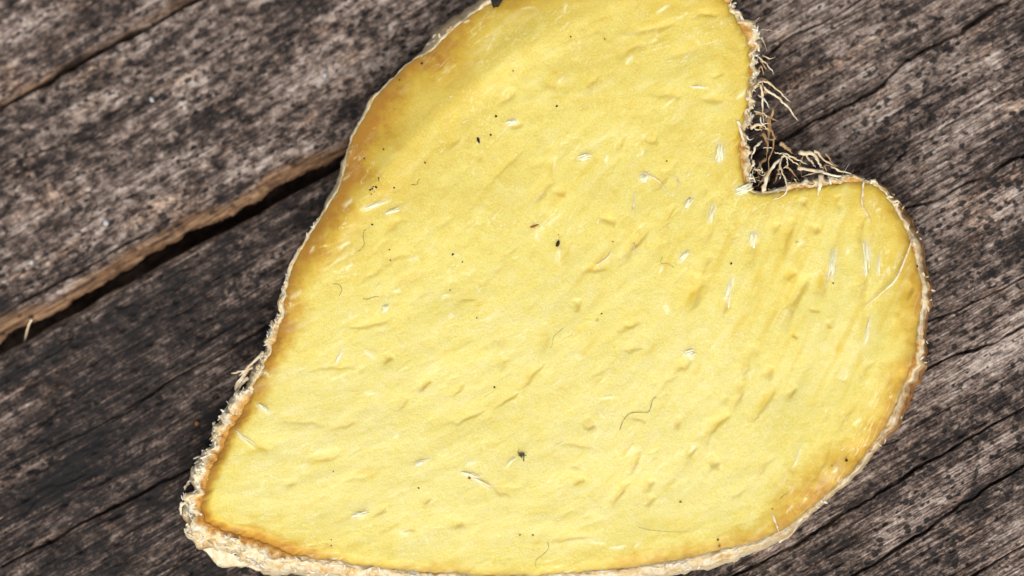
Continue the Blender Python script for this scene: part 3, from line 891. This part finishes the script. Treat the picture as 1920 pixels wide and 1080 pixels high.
NZ = (1340, 0, 2.571)
NOTCH = [
    ([(205, 270), (250, 310), (288, 360)], (132, 120), 6, 'fibre'), ([(205, 395), (255, 395), (320, 450), (368, 495)], (130, 138, 130, 118), 7, 'fibre'),
    ([(240, 420), (300, 470), (355, 520), (384, 560), (405, 578)], (125, 112, 100, 90, 86), 8, 'fibre'), ([(222, 400), (232, 500), (232, 600)], (118, 95), 8, 'fibre'),
    ([(282, 522), (268, 610), (286, 680), (262, 780), (262, 880)], (95, 98, 100, 105, 115), 7, 'tan'), ([(175, 615), (200, 605), (240, 608), (262, 626)], (132, 140, 136, 126), 11, 'fibre'),
    ([(225, 680), (192, 715), (172, 770)], (120, 130, 126), 9, 'fibre'), ([(235, 640), (255, 700), (248, 770)], (85, 95), 9, 'tan'),
    ([(238, 922), (262, 830), (312, 772), (345, 745)], (146, 140, 132, 128), 13, 'fibre'), ([(330, 735), (390, 765), (450, 792)], (134, 136, 126), 6, 'fibre'),
    ([(330, 738), (370, 775), (412, 802)], (134, 136, 128), 6, 'fibre'), ([(345, 745), (310, 738), (284, 736)], (132, 128), 5, 'fibre'),
    ([(335, 740), (352, 790), (330, 812)], (134, 138), 5, 'fibre'), ([(322, 760), (318, 810), (345, 880), (340, 930), (280, 966)], (132, 142, 150, 152, 150), 6, 'fibre'),
    ([(400, 738), (470, 738), (505, 785), (522, 815)], (112, 124, 128, 124), 13, 'fibre'), ([(480, 720), (530, 770), (585, 808)], (128, 132, 128), 7, 'fibre'),
    ([(530, 740), (568, 785), (602, 808)], (120, 124, 126), 6, 'tan'), ([(400, 812), (480, 822), (560, 842), (645, 858)], (124, 134, 140, 140), 13, 'fibre'),
    ([(345, 800), (375, 830), (408, 872)], (118, 128), 8, 'tan'), ([(198, 545), (255, 562), (300, 578)], (110, 104), 8, 'tan'),
    ([(188, 772), (178, 810), (150, 850)], (128, 140), 9, 'fibre'), ([(245, 762), (215, 795), (192, 835)], (80, 90), 10, 'tan'),
    ([(318, 692), (345, 712), (382, 742)], (100, 96), 14, 'tan'), ([(440, 745), (465, 780), (490, 808)], (116, 124), 9, 'fibre'),
    ([(310, 800), (300, 850), (285, 890)], (96, 110), 7, 'tan'), ([(512, 845), (508, 890), (502, 945)], (146, 152, 148), 15, 'fibre'),
    ([(718, 872), (712, 980), (735, 1030), (752, 1075)], (152, 153, 152, 150), 8, 'fibre'), ([(210, 210), (185, 190), (160, 165)], (124, 136), 8, 'fibre'),
    ([(150, 120), (180, 118), (196, 110)], (138, 142), 5, 'fibre'), ([(235, 440), (262, 448), (300, 470)], (104, 96), 7, 'tan'),
    ([(255, 560), (262, 640), (246, 720)], (70, 80), 8, 'tan'), ([(430, 735), (415, 790), (420, 850)], (100, 120), 6, 'tan'),
    ([(560, 800), (600, 822), (660, 838)], (132, 140), 8, 'fibre'), ([(165, 470), (135, 485), (118, 490)], (146, 150), 12, 'fibre'),
    ([(110, 580), (130, 640), (140, 690)], (150, 150), 14, 'fibre'), ([(150, 700), (165, 720), (160, 750)], (146, 148), 8, 'fibre'),
]
for pts_, z, w, mt in NOTCH:
    v, f = strand(Z1(*NZ, pts_, z), w / 1.65, tip=0.25, jit_=0.9)
    part("fibre", v, f, MAT[mt])
for k in range(46):                                    # fine hairs tangled in the notch
    if k < 22: x, y = random.uniform(1398, 1432), random.uniform(30, 345)
    else: x, y = random.uniform(1415, 1600), random.uniform(322, 352)
    an = random.uniform(-1.2, 0.6) if k < 22 else random.uniform(0.2, 2.9)
    L = random.uniform(10, 34)
    z0 = random.uniform(105, 142)
    cx, cy = random.gauss(0, 6), random.gauss(0, 6)
    P = at(np.array([x, x + L * 0.5 * math.cos(an) + cx, x + L * math.cos(an)]), np.array([y, y - L * 0.5 * math.sin(an) + cy, y - L * math.sin(an)]), np.array([z0, z0 + random.uniform(-6, 10), z0 + random.uniform(-26, 8)]))
    part("hair", *strand(P, random.uniform(1.5, 3.2), tip=0.3, jit_=0.5), MAT[random.choice(("fibre", "fuzz", "tan"))])
LZ = (330, 640, 2.4545)
for pts_, z, w in [([(400, 50), (345, 108), (290, 160)], (128, 122, 116), 8), ([(355, 122), (310, 136), (255, 148)], (126, 120, 116), 7), ([(332, 168), (300, 200), (280, 232)], (124, 116, 110), 8),
                   ([(125, 528), (100, 532), (78, 542)], (110, 104), 6), ([(225, 458), (250, 452), (285, 460)], (132, 136), 8), ([(275, 335), (290, 328), (302, 335)], (136, 140), 9),
                   ([(110, 640), (140, 630), (165, 640)], (134, 142), 9), ([(60, 650), (45, 668), (40, 685)], (96, 90), 8), ([(75, 770), (100, 785), (122, 800)], (126, 136), 12),
                   ([(640, 940), (655, 965), (690, 985)], (138, 138), 16), ([(125, 905), (115, 935), (125, 945)], (120, 112), 9), ([(30, 740), (20, 770), (25, 800)], (84, 80), 12)]:
    v, f = strand(Z1(*LZ, pts_, z), w / 1.3, jit_=0.6)
    part("fibre", v, f, MAT["fibre"])
for pts_, z, w in [([(642, 399), (618, 409), (594, 423), (580, 440)], (136, 138, 134, 132), 5), ([(520, 602), (511, 608), (507, 621)], (122, 116), 5), ([(536, 532), (530, 546), (522, 570)], (130, 122), 5),
                   ([(1711, 447), (1683, 517), (1652, 550), (1622, 575)], (148, 154, 155, 152), 4.5), ([(1461, 1016), (1482, 1003), (1496, 986)], (126, 120), 4), ([(1505, 969), (1500, 976), (1488, 984)], (140, 136), 5),
                   ([(1448, 962), (1456, 984), (1462, 1003)], (154, 148), 3.5), ([(1205, 322), (1236, 340), (1252, 362), (1274, 370)], (153, 154, 153, 152), 3),
                   ([(1118, 497), (1138, 484), (1147, 470)], (154, 157, 154), 4.5), ([(1188, 455), (1190, 476), (1170, 497)], (152, 153, 152), 3.5),
                   ([(1187, 402), (1188, 380), (1192, 358)], (152, 153), 4), ([(1266, 330), (1272, 345), (1270, 360)], (153, 154), 3)]:
    v, f = strand(at(np.array(pts_)[:, 0], np.array(pts_)[:, 1], np.interp(np.linspace(0, 1, len(pts_)), np.linspace(0, 1, len(z)), z)), w, jit_=0.3)
    part("fibre", v, f, MAT["fibre"])


def face_z(x, y):
    return float(face_height(np.array([float(x)]), np.array([float(y)]))[0]) + HF


for (x, y, an, L, W) in TUFTS:
    if W < 9 and L < 34: continue              # the small ones are only swellings of the face
    bits = []
    nb = max(2, int(W / 2.3))
    r = math.radians(an)
    for k in range(nb):
        o = ((k + 0.5) / nb - 0.5) * W * 0.85
        l2 = L * random.uniform(0.6, 1.0) * 0.5
        sh = random.uniform(-0.15, 0.15) * L
        tl = random.gauss(0, 0.08)
        pp = []
        for s_, lift in ((-1, -2.0), (-0.3, 1.4), (0.4, 1.8), (1, 0.6 + W * 0.06)):
            ax = s_ * l2 + sh
            bx = o + tl * ax
            X = x + ax * math.cos(r) + bx * math.sin(r)
            Y = y - ax * math.sin(r) + bx * math.cos(r)
            pp.append((X, Y, lift))
        pp = np.array(pp)
        zf = face_height(pp[:, 0], pp[:, 1]) + HF
        zf = zf * 0.75 + zf.max() * 0.25
        P = at(pp[:, 0], pp[:, 1], zf + pp[:, 2])
        bits.append(strand(P, W / nb * random.uniform(0.9, 1.9), flat=0.7, sides=5, n=3, tip=0.5, jit_=0.25))
    part("fibre_tuft", *join(bits), MAT["tuft"])
for k in range(60):                                   # short single fibre ends
    q = OUT[random.randrange(NO), :2]
    x, y = CEN + (q - CEN) * math.sqrt(random.random()) * 0.95
    r = math.radians(float(flow(x, y)) + random.gauss(0, 22))
    L = random.uniform(5, 15)
    pp = np.array([(x + s_ * L * math.cos(r) - b_ * math.sin(r), y - s_ * L * math.sin(r) - b_ * math.cos(r)) for s_, b_ in ((-0.5, 0), (0.1, random.uniform(-2, 2)), (0.5, 0))])
    zf = face_height(pp[:, 0], pp[:, 1]) + HF
    P = at(pp[:, 0], pp[:, 1], zf + np.array([-0.6, 1.2, 1.6]))
    part("fibre_end", *strand(P, random.uniform(1.2, 2.4), flat=0.6, sides=5, n=3, tip=0.4), MAT["tuft"])


# loose scales of peel round the rim
def scale_flake(p, along, out, L, W, curl, mat, name="peel_flake"):
    n, m = 12, 5
    v = []
    ph = random.uniform(0, 6)
    for i in range(n):
        s_ = i / (n - 1) - 0.5
        for j in range(m):
            t_ = j / (m - 1)
            ww = W * (1 - abs(2 * s_) ** 3 * 0.75) * (1 + 0.22 * math.sin(ph + i * 0.9) + random.uniform(-0.05, 0.05))
            q = along * (s_ * L) + out * (t_ * ww) + np.array([0, 0, 1.0]) * (curl * (t_ ** 2) * W + 1.2 * math.sin(ph + i * 1.3) + random.uniform(-0.5, 0.5))
            v.append(p + q * K)
    v = np.array(v)
    lo = v - np.array([0, 0, 1.1 * K])
    b = n * m
    f = [tuple(int(x) for x in r) for r in grid_faces(n, m)]
    f += [tuple(b + x for x in r[::-1]) for r in f]
    ring = [i * m for i in range(n)] + [(n - 1) * m + j for j in range(1, m)] + [i * m + m - 1 for i in range(n - 2, -1, -1)] + list(range(m - 2, 0, -1))
    for a_, c_ in zip(ring, ring[1:] + ring[:1]): f.append((a_, a_ + b, c_ + b, c_))
    return part(name, np.concatenate([v, lo]), f, mat)


cw = np.cumsum(RAG ** 1.6 * np.where((OUT[:, 1] > -10) & (OUT[:, 1] < 1085), 1, 0.02))
for k in range(230):
    i = int(np.searchsorted(cw, random.random() * cw[-1]))
    i = min(i, NO - 1)
    q = random.random() ** 1.5
    lvl = int(round(4 + q * 9))
    lvl = min(lvl, nf - 3)
    p = pts[lvl][i].copy()
    outw = np.array([NX[i], -NY[i], 0.0])
    al = np.array([-outw[1], outw[0], 0.0])
    th = random.gauss(0, 0.35)
    al2 = al * math.cos(th) + outw * math.sin(th)
    L = random.uniform(6, 22)
    W = random.uniform(2, 5.5) * (0.7 + 0.4 * RAG[i])
    p[2] += random.uniform(0, 3) * K
    scale_flake(p - outw * 2 * K, al2, outw * random.choice((0.7, 0.9, -0.5)), L, W, random.uniform(-0.6, 0.7),
                MAT[random.choice(("fibre", "fibre", "tan")) if SKIN_BROWN[i] > 0.25 else "fibre"])
# fine white fuzz of the outer skin
cw2 = np.cumsum(np.clip(RAG - 0.3, 0, 2) * np.where((OUT[:, 1] > -10) & (OUT[:, 1] < 1085), 1, 0.0))
for k in range(60):
    bits = []
    i0 = int(np.searchsorted(cw2, (k + random.random()) / 60 * cw2[-1]))
    for q in range(5):
        i = min(max(i0 + random.randrange(-9, 10), 0), NO - 1)
        lvl = random.choice((4, 5, 6, 7, 8, 9, 10))
        p = pts[lvl][i]
        outw = np.array([NX[i], -NY[i], 0.0])
        al = np.array([-outw[1], outw[0], 0.0])
        d = outw * random.uniform(0.1, 1) + al * random.gauss(0, 0.9)
        d /= np.linalg.norm(d)
        L = random.uniform(5, 12) * K
        bend = al * random.gauss(0, 2) * K
        bits.append(strand(np.array([p - d * L * 0.4, p + d * L * 0.2 + bend + np.array([0, 0, 1.5 * K]), p + d * L * 0.7 + np.array([0, 0, random.uniform(-2, 3) * K])]), random.uniform(2.0, 5.0), flat=0.5, sides=5, n=3, tip=0.5, jit_=0.4))
    part("skin_fuzz", *join(bits), MAT["fuzz"] if SKIN_BROWN[i0] < 0.3 else MAT["fibre"])
# the large lifted scales at the pointed corner and along the foot
for (x, y, z, ax, ay, L, W, cu) in [(418, 1046, 60, 0.92, 0.38, 105, 26, -0.3), (470, 1058, 40, 0.99, 0.12, 80, 18, -0.4), (372, 1012, 112, 0.75, 0.66, 60, 20, 0.2), (350, 960, 90, 0.05, 1.0, 50, 12, 0.2),
                                    (455, 706, 118, -0.55, 0.83, 60, 8, 0.2), (418, 790, 112, -0.5, 0.86, 90, 8, 0.1),
                                    (1692, 765, 60, 0.6, -0.8, 50, 16, -0.3), (1704, 742, 50, 0.5, -0.85, 36, 14, -0.2)]:
    al = np.array([ax, -ay, 0.0])
    al /= np.linalg.norm(al)
    ow = np.array([al[1], -al[0], 0.0])
    c_ = at(x, y, z)
    if np.dot(ow[:2], (c_ - SL)[:2]) < 0: ow = -ow
    scale_flake(c_ - ow * W * 0.5 * K, al, ow, L, W, cu, MAT["rust"] if x > 1690 else MAT["fibre"])

# ------------------------------------------------------------------ specks, lint and crumbs lying about
def blob(name, x, y, z, rx, ry, rz, mat, ang=0.0, rough=0.25):
    """irregular little lump, sizes in px"""
    v, f = [], []
    n, m = 8, 5
    ph = [random.uniform(0, 6) for _ in range(3)]
    for j in range(1, m):
        la = math.pi * j / m - math.pi / 2
        for i in range(n):
            lo = 2 * math.pi * i / n
            k = 1 + rough * (math.sin(2 * lo + ph[0]) * 0.6 + math.sin(3 * lo + ph[1] + j) * 0.6 + random.uniform(-.4, .4))
            v.append((rx * k * math.cos(la) * math.cos(lo), ry * k * math.cos(la) * math.sin(lo), rz * math.sin(la)))
    v += [(0, 0, -rz), (0, 0, rz)]
    for j in range(m - 2):
        for i in range(n):
            f.append((j * n + i, j * n + (i + 1) % n, (j + 1) * n + (i + 1) % n, (j + 1) * n + i))
    b = (m - 1) * n
    for i in range(n):
        f.append((b, (i + 1) % n, i))
        f.append((b + 1, (m - 2) * n + i, (m - 2) * n + (i + 1) % n))
    v = np.array(v) * K
    o = mesh_obj(name, v, f, mat)
    p = at(x, y, z)
    o.location = (p[0], p[1], (z + rz * 0.35) * K)
    o.rotation_euler = (0, 0, math.radians(ang))
    return o


tag(blob("soil_crumb", 931, 3, face_z(931, 10), 11, 13, 5, MAT["dirt"], 20, 0.35), "largest black soil crumb stuck at the upper rim of the ginger", "crumb")
tag(blob("soil_chip", 897, 263, face_z(897, 263), 3.0, 6.5, 2.5, MAT["dirt"], 10), "small upright dark brown chip on the upper part of the cut face", "chip")
tag(blob("black_seed", 1046, 457, face_z(1046, 457), 3.6, 7, 3, MAT["dirt"], -18, 0.1), "glossy black seed-like speck beside a white fibre tuft at mid face", "speck")
tag(blob("rust_chip", 1002, 424, face_z(1002, 424), 8, 2.6, 2, MAT["rust"], 15), "orange brown curled chip on the yellow cut face", "chip")
SPECKS = [(930, 218, 3.2), (920, 253, 2.6), (1044, 199, 2.8), (791, 119, 3), (749, 150, 2.2), (719, 280, 2.4), (683, 297, 2.2), (797, 305, 2.6), (739, 352, 2.8), (729, 398, 2.6), (698, 421, 2.6), (710, 334, 2.2), (710, 338, 1.8),
          (694, 356, 3), (698, 354, 2.4), (705, 351, 3), (700, 350, 1.8), (696, 364, 1.8), (702, 360, 1.7), (849, 477, 3.4), (867, 491, 2), (844, 544, 1.8), (894, 596, 2.2), (880, 896, 3.6), (927, 726, 2.6), (1128, 588, 2.2),
          (1276, 941, 3.6), (1346, 1012, 3), (1349, 1024, 3), (1587, 863, 3.6), (1371, 494, 3), (1562, 531, 2.2), (1149, 453, 2.2), (999, 1003, 2.2), (1134, 73, 2.2), (962, 133, 2.2), (1070, 69, 2), (785, 915, 2.2), (438, 1018, 3.2), (621, 1023, 2.2),
          (1720, 499, 2.4), (1560, 873, 1.8), (1448, 954, 2), (975, 1003, 2.0), (730, 468, 1.8), (732, 488, 1.8), (621, 1012, 1.6), (625, 884, 1.8), (1250, 302, 1.8), (1293, 372, 2.2), (1047, 440, 1.6)]
for (x, y, r) in SPECKS:
    r *= 0.72
    rusty = (x * 7 + y) % 9 == 0
    o = blob("dirt_speck", x, y, face_z(x, y) if not (430 < x < 445 and y > 1000) else 128, r * random.uniform(0.9, 1.15), r * random.uniform(0.9, 1.3), r * 0.6, MAT["rust"] if rusty else MAT["dirt"], random.uniform(0, 180))
    if x > 1480: where = "on the right lobe beside its outer rim"
    elif y > 1005 and x > 1300: where = "in the close pair by the bottom rim"
    elif y > 860: where = "on the face above the bottom rim"
    elif x < 745 and 275 < y < 310: where = "just above the speck cluster by the left rim"
    elif x < 712 and y < 370: where = "in the tight cluster by the left rim"
    elif x < 800 and y > 300 and y < 500: where = "around the tight cluster by the left rim"
    elif x < 800: where = "beside the orange upper left rim"
    elif y < 310: where = "on the upper lobe of the face"
    else: where = "scattered over the middle of the face"
    tag(o, ("tiny rust brown dirt speck " if rusty else "tiny dark dirt speck ") + where, "speck", "tiny dirt specks " + where)

LINT = [([(1162, 806), (1168, 790), (1180, 776), (1198, 773), (1215, 773), (1221, 760), (1224, 749), (1232, 744)], 1.9, "longest wavy dark lint hair, bent twice, on the lower cut face"),
        ([(687, 430), (682, 434), (681, 446), (683, 458), (676, 468), (669, 472)], 1.4, "S-shaped dark lint hair near the left rim of the ginger"),
        ([(625, 532), (636, 534), (641, 544), (635, 556)], 1.6, "hook-shaped dark lint hair near the left rim of the ginger"),
        ([(680, 560), (690, 561), (700, 557), (711, 556)], 1.5, "nearly straight short dark lint hair on the left cut face"),
        ([(771, 346), (782, 346), (784, 338), (789, 337)], 1.6, "zigzag dark lint hair below the soft ridge of the face"),
        ([(1027, 1016), (1028, 1028), (1018, 1040), (1004, 1052), (1006, 1066)], 1.3, "faint looping lint hair near the bottom rim of the ginger"),
        ([(1056, 615), (1048, 622), (1038, 632), (1036, 645), (1031, 655)], 1.1, "faint thin grey lint hair at the middle of the face"),
        ([(1242, 482), (1239, 493), (1252, 494), (1264, 502)], 1.2, "faint bent lint hair right of the central fibre loop"),
        ([(1476, 925), (1468, 930), (1462, 937)], 1.6, "short arched dark lint hair near the lower right rim"),
        ([(1496, 454), (1493, 452), (1492, 457)], 1.5, "tiny curled lint hair in the right lobe"),
        ([(1198, 989), (1220, 994), (1260, 997), (1296, 997)], 0.9, "long faint straight lint hair above the bottom rim")]
for pts_, w, lab in LINT:
    p = np.array(pts_, float)
    zf = face_height(p[:, 0], p[:, 1]) + HF
    P = at(p[:, 0], p[:, 1], zf * 0.5 + zf.max() * 0.5 + 1.0)
    b0 = P[0].copy()
    v, f = strand(P - b0, w * 0.6, flat=1.0, sides=5, n=6, tip=0.7)
    o = mesh_obj("lint_hair", v, f, MAT["lint"])
    o.location = tuple(b0)
    tag(o, lab, "lint", "lint hairs on the ginger")
# knotted bit of lint
p0 = at(978, 853, face_z(978, 853) + 2)
bits = []
for k in range(7):
    q = np.cumsum(rng.normal(size=(5, 3)) * np.array([4.0, 4.0, 0.8]), axis=0)
    q -= q.mean(0)
    q[:, 2] = np.abs(q[:, 2])
    bits.append(strand(q * K, 1.8, flat=1.0, sides=5, n=4, tip=0.7))
v, f = join(bits)
o = mesh_obj("lint_knot", v, f, MAT["lint"])
o.location = tuple(p0)
tag(o, "small tangled dark lint knot on the lower cut face", "lint")

for (x, y, rx, ry, an, lab) in [(285, 187, 4, 7, 30, "small white elongated crumb in the middle of the far plank"), (199, 418, 6.5, 6, 0, "round bluish white crumb on the far plank near the gap"),
                                (60, 492, 4, 6, 0, "white crumb lying next to the short crack beside the gap"), (610, 141, 4.5, 5, 0, "pale crumb on the far plank near the ginger's upper edge")]:
    tag(blob("crumb", x, y, 5, rx, ry, 6, MAT["crumb"], an), lab, "crumb", "pale crumbs on the wood")
P = Z1(0, 540, 2, [(118, 118), (104, 150), (88, 220)], (0, -14, -40))
v, f = strand(P - P[0], 4, tip=0.5)
o = mesh_obj("wood_splinter", v, f, MAT["fibre"])
o.location = tuple(P[0])
tag(o, "thin pale splinter hanging over the brown edge of the gap", "splinter")
tag(blob("rust_crumb", 369, 794, 0, 4, 5, 3, MAT["rust"]), "tiny orange crumb on the near plank left of the ginger", "crumb")
